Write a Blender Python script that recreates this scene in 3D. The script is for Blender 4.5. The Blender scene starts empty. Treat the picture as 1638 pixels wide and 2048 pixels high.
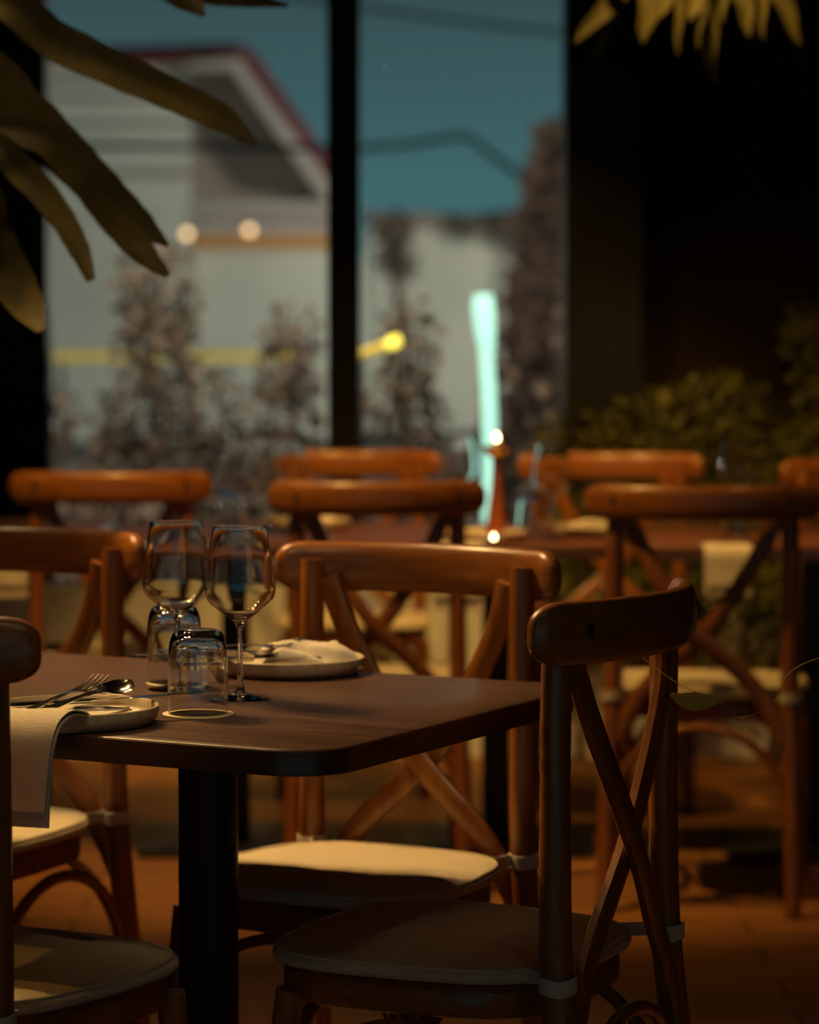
import bpy, math, random
from mathutils import Vector, Matrix, noise
random.seed(7)
sc = bpy.context.scene
COL = sc.collection
R = math.radians
# ------------------------------------------------------------------ camera
cam_d = bpy.data.cameras.new('camera'); cam = bpy.data.objects.new('camera', cam_d); COL.objects.link(cam)
cam.location = (0, 0, 1.21); cam.rotation_euler = (R(90 - 3.34), 0, 0)
cam_d.sensor_fit = 'HORIZONTAL'; cam_d.sensor_width = 24; cam_d.lens = 85.0
cam_d.dof.use_dof = True; cam_d.dof.focus_distance = 3.5; cam_d.dof.aperture_fstop = 3.1
cam_d.clip_end = 500
sc.camera = cam
sc.view_settings.view_transform = 'Standard'; sc.view_settings.look = 'None'
sc.view_settings.exposure = 0.0; sc.view_settings.gamma = 1.0
sc.view_settings.use_curve_mapping = False
sc.cycles.max_bounces = 20; sc.cycles.transmission_bounces = 20; sc.cycles.transparent_max_bounces = 24
sc.cycles.sample_clamp_indirect = 160.0; sc.cycles.caustics_reflective = False; sc.cycles.caustics_refractive = False
sc.cycles.use_denoising = True
# ------------------------------------------------------------------ dusk sky
w = bpy.data.worlds.new('dusk_sky'); sc.world = w; w.use_nodes = True
nt = w.node_tree; nt.nodes.clear()
tc = nt.nodes.new('ShaderNodeTexCoord'); sep = nt.nodes.new('ShaderNodeSeparateXYZ')
ramp = nt.nodes.new('ShaderNodeValToRGB'); bg = nt.nodes.new('ShaderNodeBackground'); wo = nt.nodes.new('ShaderNodeOutputWorld')
nz = nt.nodes.new('ShaderNodeTexNoise'); nz.inputs['Scale'].default_value = 3.0
mul = nt.nodes.new('ShaderNodeMixRGB'); mul.blend_type = 'MULTIPLY'; mul.inputs[0].default_value = 0.25
nt.links.new(tc.outputs['Generated'], sep.inputs[0]); nt.links.new(sep.outputs['Z'], ramp.inputs[0])
nt.links.new(tc.outputs['Generated'], nz.inputs['Vector'])
e = ramp.color_ramp.elements
e[0].position = 0.0; e[0].color = (.052, .150, .158, 1)
e[1].position = 0.6; e[1].color = (.016, .030, .042, 1)
k = e.new(.05); k.color = (.052, .140, .150, 1)
k = e.new(.12); k.color = (.040, .078, .088, 1)
nt.links.new(ramp.outputs[0], mul.inputs[1]); nt.links.new(nz.outputs['Fac'], mul.inputs[2])
nt.links.new(mul.outputs[0], bg.inputs[0]); nt.links.new(bg.outputs[0], wo.inputs[0])
bg.inputs[1].default_value = 1.15
# ------------------------------------------------------------------ lamps of the room (ceiling spots plus added fills, all warm)
def spot(name, loc, aim, power, angle, blend=.25, col=(1.0, .60, .22), rad=.03):
    l = bpy.data.lights.new(name, 'SPOT'); l.energy = power; l.spot_size = R(angle); l.spot_blend = blend
    l.color = col; l.shadow_soft_size = rad
    o = bpy.data.objects.new(name, l); COL.objects.link(o); o.location = loc
    o.rotation_euler = (Vector(aim) - Vector(loc)).to_track_quat('-Z', 'Y').to_euler()
    return o
def point(name, loc, power, col, rad=.05):
    l = bpy.data.lights.new(name, 'POINT'); l.energy = power; l.color = col; l.shadow_soft_size = rad
    o = bpy.data.objects.new(name, l); COL.objects.link(o); o.location = loc
    return o
WARM = (1.0, .53, .11)
SPOTS = [((-1.42, 4.70, 2.68), (-.45, 3.90, .75), 66, 35, .14), ((-1.30, 4.95, 2.68), (-.42, 3.96, .75), 66, 35, .14), ((-1.12, 4.85, 2.68), (-.46, 3.96, .75), 40, 32, .14),
         ((-.60, 5.75, 2.68), (-.05, 6.8, .75), 125, 62, .5),
         ((.55, 6.2, 2.68), (.55, 7.5, .75), 120, 60, .5), ((1.0, 5.6, 2.68), (.72, 6.15, .5), 14, 44, .6),
         ((-1.3, 6.0, 2.68), (-1.0, 6.5, .75), 26, 56, .6), ((.35, 2.4, 2.68), (.2, 4.2, .3), 1.5, 80, .6),  # last one here is a weak fill added from the front
         ((1.0, 7.0, 2.68), (1.0, 8.2, .7), 17, 60, .6), ((-1.05, 2.95, 2.68), (-.46, 3.42, .72), 11, 15, .6), ((.2, 7.7, 2.68), (.25, 8.3, .3), 45, 70, .6)]  # narrow middle one is a fill added for the near napkin
for p, a, pw, an, bl_ in SPOTS: spot('ceiling_spot', p, a, pw, an, bl_, WARM)
# added unseen fill lights for the houses and plants outside
point('house_fill_light', (-5.5, 30.0, .8), 420, (1.0, .95, .78), .4)
point('house_fill_light', (6.0, 36.0, 2.0), 2300, (1.0, .95, .80), .4)
spot('plant_fill_spot', (-1.6, 9.3, 2.9), (-1.0, 11.2, .5), 230, 120, .5, (1.0, .78, .58))  # added to brighten the bushes, no lamp body
spot('plant_fill_spot', (1.2, 9.3, 2.9), (.4, 11.2, .5), 190, 120, .5, (1.0, .78, .58))
spot('plant_fill_spot', (-.6, 14.0, 3.2), (1.0, 20, 1.4), 750, 44, .5, (1.0, .78, .6))

# ------------------------------------------------------------------ materials
def base_mat(name):
    m = bpy.data.materials.new(name); m.use_nodes = True
    return m, m.node_tree, m.node_tree.nodes['Principled BSDF']
def noise_mat(name, c1, c2, scale=(8, 8, 8), rough=.5, bump=.0, coat=0., detail=4, metallic=0., spec=.5, trans=0.):
    m, t, b = base_mat(name)
    co = t.nodes.new('ShaderNodeTexCoord'); mp = t.nodes.new('ShaderNodeMapping'); n = t.nodes.new('ShaderNodeTexNoise')
    r = t.nodes.new('ShaderNodeValToRGB'); mp.inputs['Scale'].default_value = scale
    n.inputs['Scale'].default_value = 1.0; n.inputs['Detail'].default_value = detail
    t.links.new(co.outputs['Object'], mp.inputs[0]); t.links.new(mp.outputs[0], n.inputs['Vector'])
    t.links.new(n.outputs['Fac'], r.inputs[0]); t.links.new(r.outputs[0], b.inputs['Base Color'])
    r.color_ramp.elements[0].position = .3; r.color_ramp.elements[1].position = .7
    r.color_ramp.elements[0].color = (*c1, 1); r.color_ramp.elements[1].color = (*c2, 1)
    b.inputs['Roughness'].default_value = rough; b.inputs['Metallic'].default_value = metallic
    b.inputs['Specular IOR Level'].default_value = spec
    b.inputs['Coat Weight'].default_value = coat; b.inputs['Coat Roughness'].default_value = .18
    if bump:
        bp = t.nodes.new('ShaderNodeBump'); bp.inputs['Strength'].default_value = bump; bp.inputs['Distance'].default_value = .002
        t.links.new(n.outputs['Fac'], bp.inputs['Height']); t.links.new(bp.outputs[0], b.inputs['Normal'])
    return m
def emit_mat(name, col, s):
    m, t, b = base_mat(name)
    b.inputs['Base Color'].default_value = (*col, 1); b.inputs['Emission Color'].default_value = (*col, 1)
    b.inputs['Emission Strength'].default_value = s
    return m
WOOD = noise_mat('varnished_beech', (.20, .060, .010), (.36, .125, .020), (70, 70, 5), .38, .12, .35)
WOODX = noise_mat('varnished_beech_along', (.20, .060, .010), (.36, .125, .020), (5, 60, 90), .38, .12, .35)
TABLEW = noise_mat('dark_table_laminate', (.055, .027, .020), (.135, .068, .048), (4, 90, 90), .36, .10, .0, spec=.45)
TABLEE = noise_mat('dark_table_edge_band', (.05, .022, .014), (.08, .034, .02), (4, 60, 90), .3, .05)
TABLE2 = noise_mat('reddish_table_laminate', (.12, .042, .028), (.19, .07, .04), (3, 60, 60), .38, .1)
CUSH = noise_mat('cream_cotton_cushion', (.58, .49, .35), (.68, .58, .42), (300, 300, 300), .95, .35, spec=.1)
LINEN = noise_mat('cream_linen_napkin', (.62, .55, .45), (.78, .70, .58), (140, 900, 900), .95, .5, spec=.1)
STRAP = noise_mat('cream_cotton_tape', (.62, .55, .46), (.7, .62, .52), (500, 500, 900), .95, .3, spec=.1)
RATTAN = noise_mat('woven_rattan_seat', (.20, .09, .03), (.33, .16, .06), (120, 120, 120), .6, .5)
STONE = noise_mat('beige_stoneware', (.42, .33, .23), (.56, .45, .33), (90, 90, 90), .45, .08)
COAST = noise_mat('cream_pulp_coaster', (.66, .52, .30), (.78, .63, .40), (60, 60, 60), .9, .1)
COASTP = noise_mat('tan_coaster_print', (.36, .25, .12), (.44, .30, .15), (60, 60, 60), .9)
STEEL = noise_mat('polished_steel', (.62, .60, .56), (.72, .70, .66), (5, 5, 5), .13, 0, metallic=1.)
BLACKM = noise_mat('black_powder_coat', (.010, .009, .009), (.016, .014, .013), (20, 20, 20), .45)
SCREW = noise_mat('dark_screw_steel', (.05, .04, .03), (.09, .07, .05), (20, 20, 20), .4, metallic=.8)
BLACKW = noise_mat('black_painted_frame', (.008, .008, .009), (.013, .012, .012), (5, 5, 5), .6, spec=.2)
DARKW = noise_mat('dark_brown_wall_paint', (.022, .014, .010), (.034, .021, .014), (2, 2, .6), .85, spec=.15)
PLANTER = noise_mat('pale_plaster', (.60, .61, .60), (.74, .74, .71), (6, 6, 2), .9, .05)
TERRA = noise_mat('red_brown_turned_wood', (.22, .05, .022), (.30, .075, .03), (20, 20, 4), .4, coat=.2)
BRASS = noise_mat('brass_cup', (.8, .5, .2), (.9, .58, .25), (9, 9, 9), .25, metallic=1.)
ROOF = noise_mat('dark_red_roof_sheet', (.12, .018, .028), (.17, .03, .04), (1, 1, 1), .6)
HWALL = noise_mat('pale_house_render', (.50, .52, .46), (.62, .63, .56), (.5, .5, .8), .9)
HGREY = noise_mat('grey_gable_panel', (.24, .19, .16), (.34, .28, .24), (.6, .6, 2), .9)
HRAKE = noise_mat('light_rake_board', (.42, .38, .36), (.5, .45, .42), (1, 1, 1), .8)
SOFFIT = noise_mat('orange_timber_soffit', (.50, .22, .05), (.62, .29, .07), (4, 1, 1), .7)
LEAF = noise_mat('yellow_green_palm_leaf', (.055, .040, .004), (.10, .072, .007), (12, 12, 12), .6, spec=.25)
LEAFG = noise_mat('lance_leaf_green', (.014, .014, .0015), (.05, .043, .004), (9, 9, 9), .65, spec=.2)
LEAFB = noise_mat('shrub_leaf_green', (.05, .065, .012), (.17, .16, .03), (7, 7, 7), .55)
LEAFO = noise_mat('grey_green_hedge_leaf', (.09, .068, .05), (.30, .24, .185), (1.4, 1.4, 1.4), .8)
LEAFD = noise_mat('dark_conifer_needles', (.09, .065, .055), (.17, .125, .10), (1.5, 1.5, 1.5), .9)
TWIG = noise_mat('brown_twig_bark', (.06, .04, .028), (.10, .07, .05), (9, 9, 9), .9)
POT = noise_mat('dark_clay_pot', (.03, .024, .02), (.05, .04, .03), (9, 9, 9), .7)
REFLY = noise_mat('yellow_reflection', (.75, .42, .03), (.85, .52, .05), (60, 60, 60), .6)  # yellow of the pane reflection, put in as surface colour
GROUND = noise_mat('grey_asphalt', (.05, .05, .048), (.08, .078, .07), (3, 3, 3), .9)
CABLE = noise_mat('black_cable', (.02, .02, .022), (.03, .03, .03), (3, 3, 3), .8)
def glass_mat():
    m, t, b = base_mat('clear_drinking_glass')
    b.inputs['Base Color'].default_value = (.96, .98, 1.0, 1); b.inputs['Roughness'].default_value = .0
    b.inputs['Transmission Weight'].default_value = 1.0; b.inputs['IOR'].default_value = 1.5
    return m
GLASS = glass_mat()
def pane_mat():
    m = bpy.data.materials.new('window_pane_glass'); m.use_nodes = True; t = m.node_tree; t.nodes.clear()
    a = t.nodes.new('ShaderNodeBsdfTransparent'); g = t.nodes.new('ShaderNodeBsdfGlossy'); x = t.nodes.new('ShaderNodeMixShader')
    f = t.nodes.new('ShaderNodeFresnel'); o = t.nodes.new('ShaderNodeOutputMaterial'); f.inputs[0].default_value = 1.10
    g.inputs['Roughness'].default_value = .02; a.inputs[0].default_value = (.96, .97, .96, 1)
    t.links.new(f.outputs[0], x.inputs[0]); t.links.new(a.outputs[0], x.inputs[1]); t.links.new(g.outputs[0], x.inputs[2])
    t.links.new(x.outputs[0], o.inputs[0]); return m
PANE = pane_mat()
def floor_mat():
    m, t, b = base_mat('brown_plank_floor')
    co = t.nodes.new('ShaderNodeTexCoord'); br = t.nodes.new('ShaderNodeTexBrick'); mp = t.nodes.new('ShaderNodeMapping')
    n = t.nodes.new('ShaderNodeTexNoise'); mx = t.nodes.new('ShaderNodeMixRGB'); mx.blend_type = 'MULTIPLY'; mx.inputs[0].default_value = .6
    mp.inputs['Scale'].default_value = (1.2, 22, 1)
    br.inputs['Scale'].default_value = 1.0; br.inputs['Brick Width'].default_value = 1.4; br.inputs['Row Height'].default_value = .14
    br.inputs['Mortar Size'].default_value = .004
    br.inputs['Color1'].default_value = (.46, .19, .05, 1); br.inputs['Color2'].default_value = (.56, .23, .065, 1); br.inputs['Mortar'].default_value = (.05, .02, .01, 1)
    t.links.new(co.outputs['Object'], br.inputs['Vector']); t.links.new(co.outputs['Object'], mp.inputs[0]); t.links.new(mp.outputs[0], n.inputs['Vector'])
    t.links.new(br.outputs[0], mx.inputs[1]); t.links.new(n.outputs['Fac'], mx.inputs[2]); t.links.new(mx.outputs[0], b.inputs['Base Color'])
    b.inputs['Roughness'].default_value = .5; return m
FLOOR = floor_mat()
SPEC_FLAME = emit_mat('candle_flame_glow', (1.0, .72, .33), 22)
BULB_E = emit_mat('warm_globe_glow', (1.0, .62, .30), 3.0)
TURQ_E = emit_mat('turquoise_tube_glow', (.42, .88, .72), 1.15)
YEL_E = emit_mat('yellow_lamp_glow', (.95, .80, .10), 1.8)
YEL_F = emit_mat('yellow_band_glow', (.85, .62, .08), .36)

# ------------------------------------------------------------------ mesh helpers
class MB:
    def __init__(s): s.v = []; s.f = []; s.mi = []
    def add(s, v, f, mi=0):
        n = len(s.v); s.v += [tuple(p) for p in v]; s.f += [tuple(i + n for i in q) for q in f]; s.mi += [mi] * len(f); return s
    def box(s, x0, x1, y0, y1, z0, z1, mi=0):
        v = [(x0,y0,z0),(x1,y0,z0),(x1,y1,z0),(x0,y1,z0),(x0,y0,z1),(x1,y0,z1),(x1,y1,z1),(x0,y1,z1)]
        return s.add(v, [(0,3,2,1),(4,5,6,7),(0,1,5,4),(1,2,6,5),(2,3,7,6),(3,0,4,7)], mi)
    def lathe(s, prof, n=48, c=(0, 0, 0), mi=0, cap=True):
        v = []; f = []
        for r, z in prof:
            for i in range(n):
                a = 2 * math.pi * i / n; v.append((c[0] + r * math.cos(a), c[1] + r * math.sin(a), c[2] + z))
        for j in range(len(prof) - 1):
            for i in range(n):
                f.append((j*n+i, j*n+(i+1)%n, (j+1)*n+(i+1)%n, (j+1)*n+i))
        if cap:
            if prof[0][0] > 1e-6: f.append(tuple(range(n))[::-1])
            if prof[-1][0] > 1e-6: f.append(tuple((len(prof)-1)*n + i for i in range(n)))
        return s.add(v, f, mi)
    def sweep(s, pts, rad, n=12, up=(0, 0, 1), expo=2.0, sub=6, mi=0, twist=None):
        """rounded bar along a smooth path; rad: list of (half width, half height)"""
        P = [Vector(p) for p in pts]
        rad = [(r, r) if not hasattr(r, '__len__') else r for r in (rad if hasattr(rad, '__len__') else [rad] * len(P))]
        if len(rad) != len(P): rad = [rad[0]] * len(P)
        pp = []; rr = []
        def cr(a, b, c, d, t): return .5 * ((2*b) + (c-a)*t + (2*a-5*b+4*c-d)*t*t + (3*b-a-3*c+d)*t*t*t)
        for i in range(len(P) - 1):
            a = P[max(i-1, 0)] if i else P[0] * 2 - P[1]; d = P[i+2] if i + 2 < len(P) else P[-1] * 2 - P[-2]
            for k in range(sub):
                t = k / sub; pp.append(cr(a, P[i], P[i+1], d, t))
                rr.append(tuple(rad[i][q] * (1-t) + rad[i+1][q] * t for q in (0, 1)))
        pp.append(P[-1]); rr.append(tuple(rad[-1]))
        v = []; f = []; up = Vector(up)
        for i, p in enumerate(pp):
            tg = (pp[min(i+1, len(pp)-1)] - pp[max(i-1, 0)]).normalized()
            sx = tg.cross(up); sx = sx.normalized() if sx.length > 1e-5 else Vector((1, 0, 0)); sz = sx.cross(tg).normalized()
            for k in range(n):
                a = 2 * math.pi * (k + .5) / n; c, q = math.cos(a), math.sin(a)
                cx = math.copysign(abs(c) ** (2/expo), c); cz = math.copysign(abs(q) ** (2/expo), q)
                v.append(p + sx * cx * rr[i][0] + sz * cz * rr[i][1])
        m = len(pp)
        for j in range(m - 1):
            for i in range(n): f.append((j*n+i, j*n+(i+1)%n, (j+1)*n+(i+1)%n, (j+1)*n+i))
        f.append(tuple(range(n))[::-1]); f.append(tuple((m-1)*n + i for i in range(n)))
        return s.add(v, f, mi)
    def tube(s, pts, rad, n=12, **k): return s.sweep(pts, rad, n, **k)
    def loft(s, rings, mi=0):
        n = len(rings[0]); v = [p for r in rings for p in r]; f = []
        for j in range(len(rings) - 1):
            for i in range(n): f.append((j*n+i, j*n+(i+1)%n, (j+1)*n+(i+1)%n, (j+1)*n+i))
        f.append(tuple(range(n))[::-1]); f.append(tuple((len(rings)-1)*n + i for i in range(n)))
        return s.add(v, f, mi)
    def build(s, name, mat, parent=None, angle=40, loc=None):
        me = bpy.data.meshes.new(name); me.from_pydata(s.v, [], s.f)
        for m in (mat if isinstance(mat, (list, tuple)) else [mat]): me.materials.append(m)
        me.polygons.foreach_set('material_index', s.mi)
        me.polygons.foreach_set('use_smooth', [True] * len(s.f))
        me.validate(); me.update()
        me.set_sharp_from_angle(angle=R(angle))
        o = bpy.data.objects.new(name, me); COL.objects.link(o); o.parent = parent
        if loc: o.location = loc
        return o
def tag(o, label, cat, group=None, kind=None):
    if label: o['label'] = label
    if cat: o['category'] = cat
    if group: o['group'] = group
    if kind: o['kind'] = kind
    return o
def struct(o): o['kind'] = 'structure'; return o
def empty(name, loc=(0, 0, 0), rz=0.0):
    o = bpy.data.objects.new(name, None); COL.objects.link(o); o.location = loc; o.rotation_euler = (0, 0, R(rz)); o.empty_display_size = .1
    return o
def copy_tree(o, parent=None):
    c = o.copy(); COL.objects.link(c); c.parent = parent
    for ch in list(o.children): copy_tree(ch, c)
    return c

# ------------------------------------------------------------------ the room
struct(MB().box(-3.2, 3.2, -1.5, 9.1, -.1, 0).build('floor', FLOOR))
struct(MB().box(-3.2, 3.2, -1.5, 9.1, 2.8, 2.95).build('ceiling', DARKW))
struct(MB().box(-3.3, -3.2, -1.5, 9.1, 0, 2.8).build('wall_left', DARKW))
struct(MB().box(3.2, 3.3, -1.5, 9.1, 0, 2.8).build('wall_right', DARKW))
wb = MB(); wb.box(-3.2, -1.155, 8.85, 9.1, 0, 2.8); wb.box(.675, 3.2, 8.85, 9.1, 0, 2.8); wb.box(-1.155, .675, 8.85, 9.1, 0, .30)
struct(wb.build('wall_back', DARKW))
struct(MB().box(.462, .69, 8.62, 8.85, .52, 2.8).build('trim_1', BLACKW))
struct(MB().box(-3.2, -1.090, 8.74, 8.85, .52, 2.8).build('trim_2', BLACKW))
def window(name, x0, x1):
    wn = struct(empty(name, (0, 0, 0)))
    m = MB(); t = .050
    m.box(x0, x0 + t, 8.86, 8.94, .30, 2.8); m.box(x1 - t, x1, 8.86, 8.94, .30, 2.8)
    m.box(x0 + t, x1 - t, 8.86, 8.94, .30, .34); m.box(x0 + t, x1 - t, 8.86, 8.94, 2.76, 2.8)
    m.build('window_frame', BLACKW, wn)
    MB().box(x0 + t, x1 - t, 8.895, 8.905, .34, 2.76).build('window_pane', PANE, wn)
window('window_1', -1.155, -.2); window('window_2', -.2, .675)
# long low plastered planter in front of the glass
pl = MB(); pl.box(-3.2, 3.2, 8.42, 8.50, 0, .50); pl.box(-3.2, 3.2, 8.50, 8.84, 0, .44)
struct(pl.build('trim_3', PLANTER))
# outside ground
struct(MB().box(-60, 60, 9.12, 120, -.25, -.15).build('ground', GROUND))

# ------------------------------------------------------------------ chair
def outline(w_rear, w_front, y0, y1, r, n=12, ins=0.0, bow=.02):
    """rounded trapezoid seat outline, counter-clockwise"""
    c = [(-w_rear/2, y0), (w_rear/2, y0), (w_front/2, y1), (-w_front/2, y1)]
    pts = []
    for i in range(4):
        p = Vector(c[i]); a = Vector(c[i-1]); b = Vector(c[(i+1) % 4])
        da = (a - p).normalized(); db = (b - p).normalized()
        rr = r[i]
        for k in range(n + 1):
            t = k / n
            pts.append((p + da * rr) * (1-t)**2 + p * 2*t*(1-t) + (p + db * rr) * t*t)
    # subdivide the straights with a soft bow
    out = []
    m = len(pts)
    for i, p in enumerate(pts):
        out.append(p); q = pts[(i+1) % m]
        if (q - p).length > .05:
            for k in range(1, 8):
                t = k/8; nrm = Vector(((q-p).y, -(q-p).x)).normalized()
                out.append(p.lerp(q, t) + nrm * bow * math.sin(math.pi*t))
    cx = Vector((0, (y0+y1)/2))
    res = []
    for p in out:
        d = p - cx; L = d.length; res.append(cx + d * ((L - ins) / L))
    return res
def ring(o2, z): return [(p.x, p.y, z) for p in o2]
OW = dict(w_rear=.36, w_front=.425, y0=-.185, y1=.205, r=(.13, .13, .15, .15))
def rail_y(x): return -.268 + .060 * (x / .21) ** 2
def make_chair():
    t = empty('cross_back_chair')
    # rear legs run up to carry the back
    for s in (-1, 1):
        m = MB(); m.tube([(s*.188, -.275, 0), (s*.186, -.235, .2), (s*.178, -.205, .44), (s*.176, -.200, .62), (s*.175, -.200, .80), (s*.175, -.203, .885)],
                         [.0165, .019, .020, .019, .0185, .018], 16)
        m.build('rear_leg', WOOD, t)
    for s in (-1, 1):
        m = MB(); m.tube([(s*.192, .200, 0), (s*.188, .180, .2), (s*.180, .150, .418)], [.014, .0165, .0185], 14)
        m.build('front_leg', WOOD, t)
    # curved crest rail
    m = MB(); pts = []; rad = []; HL = .235
    xs = [-HL, -HL+.0015, -HL+.004, -HL+.008, -HL+.014, -HL+.022, -HL+.033, -HL+.045] + [-.16+.32*i/10 for i in range(11)] + [HL-.045, HL-.033, HL-.022, HL-.014, HL-.008, HL-.004, HL-.0015, HL]
    for x in xs:
        e = min(1, (HL - abs(x)) / .036); k = math.sqrt(max(0, 1 - (1-e)**2)); k = .30 + .70*k
        pts.append((x, rail_y(x), .873)); rad.append((.0160 * (.35 + .65*min(1, e*2.4)**.5), .0375 * k))
    m.sweep(pts, rad, 20, expo=2.6, sub=2); rl = m.build('back_rail', WOODX, t)
    for s in (-1, 1):
        q = MB()
        prof = [(.0, -.004), (.010, -.0035), (.011, 0.0), (.009, .0025), (.0, .003)]
        q.lathe(prof, 16)
        q.v = [(p[0] + s*.172, rail_y(.172) - .0155 - p[2]*.9, p[1] + .875) for p in q.v]
        q.build('screw_cap', SCREW, rl)
    # crossed flat back braces
    for s in (-1, 1):
        m = MB(); m.sweep([(s*.150, -.206, .860), (s*.118, -.218, .77), (s*.02, -.226 + s*.009, .610), (-s*.098, -.216, .49), (-s*.143, -.217, .42), (-s*.166, -.222, .36)],
                          [(.018, .0085)]*5 + [(.014, .007)], 10, up=(0, 1, 0), expo=3.5)
        m.build('cross_brace', WOOD, t)
    # seat frame
    m = MB(); 
    rg = [ring(outline(ins=i, bow=.003, **OW), z) for i, z in ((.018, .402), (.010, .405), (.008, .415), (.008, .436), (.014, .443), (.05, .444))]
    m.loft(rg); m.build('seat_frame', WOODX, t)
    MB().loft([ring(outline(ins=.045, **OW), .444), ring(outline(ins=.05, **OW), .449)]).build('rattan_seat', RATTAN, t)
    # bent arches under the seat
    for p0, p1, in (((-.195, .172), (.195, .172)), ((-.184, -.225), (.184, -.225)), ((-.193, -.21), (-.198, .17)), ((.193, -.21), (.198, .17))):
        a = Vector((*p0, 0)); b = Vector((*p1, 0)); L = []
        for i in range(11):
            th = math.pi * i / 10; u = .5 - .5 * math.cos(th) * .97
            L.append(a.lerp(b, u) + Vector((0, 0, .16 + .232 * math.sin(th) ** .8)))
        MB().tube(L, [.0095]*11, 10, up=(0.31, 0.3, .1), sub=3).build('arch_brace', WOOD, t)
    # cushion tied to the rear legs
    prof = ((.030, .4455), (.006, .4460), (-.004, .4490), (-.007, .4545), (-.005, .4600), (.002, .4642), (.014, .4668), (.05, .469), (.10, .4705), (.16, .471))
    c = MB(); rings = []
    for ins, z in prof:
        rg = []
        for i, p in enumerate(outline(ins=ins, bow=.003, **OW)):
            wv = noise.noise(Vector((p.x*14, p.y*14, z*30))) * .003
            rg.append((p.x + wv*.6, p.y + wv*.6, z + (wv if z > .462 else 0)))
        rings.append(rg)
    c.loft(rings); cu = c.build('seat_cushion', CUSH, t, angle=80)
    pp = [(p.x, p.y, .4642) for p in outline(ins=.0005, bow=.003, **OW)]; pp.append(pp[0])
    MB().tube(pp, [.0022]*len(pp), 6, sub=1).build('piping', CUSH, cu)
    for s in (-1, 1):
        m = MB(); cx, cy = s*.178, -.2045; n = 20; v = []; f = []
        for i in range(n):
            a = 2*math.pi*i/n; 
            for rr, z in ((.0222, .4465), (.0235, .447), (.0235, .4665), (.0222, .467)):
                v.append((cx + rr*math.cos(a), cy + rr*math.sin(a), z + .0015*math.sin(3*a)))
        for i in range(n):
            for k_ in range(4): f.append((i*4+k_, ((i+1) % n)*4+k_, ((i+1) % n)*4+(k_+1) % 4, i*4+(k_+1) % 4))
        m.add(v, f)
        m.sweep([(s*.150, -.150, .458), (s*.162, -.175, .459), (s*.1655, -.195, .460)], [(.0015, .009)]*3, 8, expo=4)
        m.build('strap', STRAP, cu)
    return t
chair = make_chair()
CH = [  # x, y, heading (deg, 0 = faces +y), label
 (.248, 3.530, 64, 'nearest cross-back chair at the right end of the near table, its dark back towards us', 1.0),
 (.008, 4.27, 152.2, 'cross-back chair facing us behind the far plate of the near table, light striping its cushion', 1.0),
 (-.625, 4.66, 152.2, 'cross-back chair facing us left of the sharp wine glasses, cut by the photo edge', 1.0),
 (-.615, 3.275, -28, 'cross-back chair in the bottom left corner, only one post and half its cushion showing', 1.0),
 (-.070, 6.33, 2, 'cross-back chair, back to us, tucked under the middle table left of the candlestick', 1.0),
 (.625, 6.17, -9, 'large dim cross-back chair with its back to us before the hanging napkin at right', 1.06),
 (-.150, 8.05, 180, 'farthest blurred reddish cross-back chair, at the foot of the black window post', 1.0),
 (.545, 7.85, 176, 'blurred bright orange cross-back chair behind the middle table, right of the tall candlestick', 1.07),
 (-.700, 6.80, 3, 'blurred cross-back chair at left before the left window, beyond the near table', 1.0),
 (1.190, 7.45, 178, 'dim cross-back chair cut by the right edge of the photo, level with the shrubs', 1.0),
]
for i, (x, y, h, lab, scl) in enumerate(CH):
    o = chair if i == 0 else copy_tree(chair)
    a = R(h)
    # the origin of the chair lies .2 in front of its rear posts
    o.location = (x - math.sin(a)*.2, y + math.cos(a)*.2, 0); o.rotation_euler = (0, 0, a); o.scale = (scl, scl, 1.0)
    tag(o, lab, 'chair', 'cross-back chairs around the tables')
# zip pull on the cushion of the nearest chair
cu0 = [c for c in chair.children if c.name.startswith('seat_cushion')][0]
z = MB(); z.tube([(-.147, -.188, .470), (-.1475, -.196, .462), (-.148, -.199, .450)], [.0015, .0012, .0012], 8)
z.tube([(-.148 + .0035*math.cos(a), -.2, .444 + .008*math.sin(a)) for a in [2*math.pi*i/12 for i in range(13)]], [.0008]*13, 6, up=(0, 1, 0), sub=1)
z.build('zip_pull', STEEL, cu0)

# ------------------------------------------------------------------ tables
def rrect(lx, ly, r, n=10):
    pts = []
    for cx, cy, a0 in ((lx-r, ly-r, 0), (-lx+r, ly-r, 90), (-lx+r, -ly+r, 180), (lx-r, -ly+r, 270)):
        for k in range(n+1):
            a = R(a0 + 90*k/n); pts.append((cx + r*math.cos(a), cy + r*math.sin(a)))
    return pts
def table(loc, rz, lx, ly, r, th, cols, label, mat, edge):
    t = empty('dining_table', (loc[0], loc[1], 0), rz); tag(t, label, 'table')
    def rg(ins, z): return [(x, y, z) for x, y in rrect(lx-ins, ly-ins, r)]
    m = MB(); m.loft([rg(.0016, .7484), rg(.0016, .7492), rg(.0024, .75)]); tt = m.build('tabletop', mat, t, angle=60)
    m = MB(); m.loft([rg(.001, .75-th), rg(0, .75-th+.001), rg(0, .747), rg(.0004, .7482), rg(.0016, .7486)]); m.build('edge_band', edge, tt)
    for cx in cols:
        m = MB(); m.sweep([(cx, 0, .018), (cx, 0, .735-th+.01)], [.0345, .0345], 32, up=(0, 1, 0), expo=3.2, sub=2); m.build('pedestal', BLACKM, t)
        m = MB(); m.box(cx-.15, cx+.15, -.15, .15, .75-th-.008, .75-th-.0005); m.build('mounting_plate', BLACKM, t)
        m = MB(); m.loft([[(x+cx, y, z_) for x, y in rrect(l, l, .03)] for l, z_ in ((.225, .001), (.225, .010), (.21, .016), (.05, .022))]); m.build('foot_plate', BLACKM, t)
    return t
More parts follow.
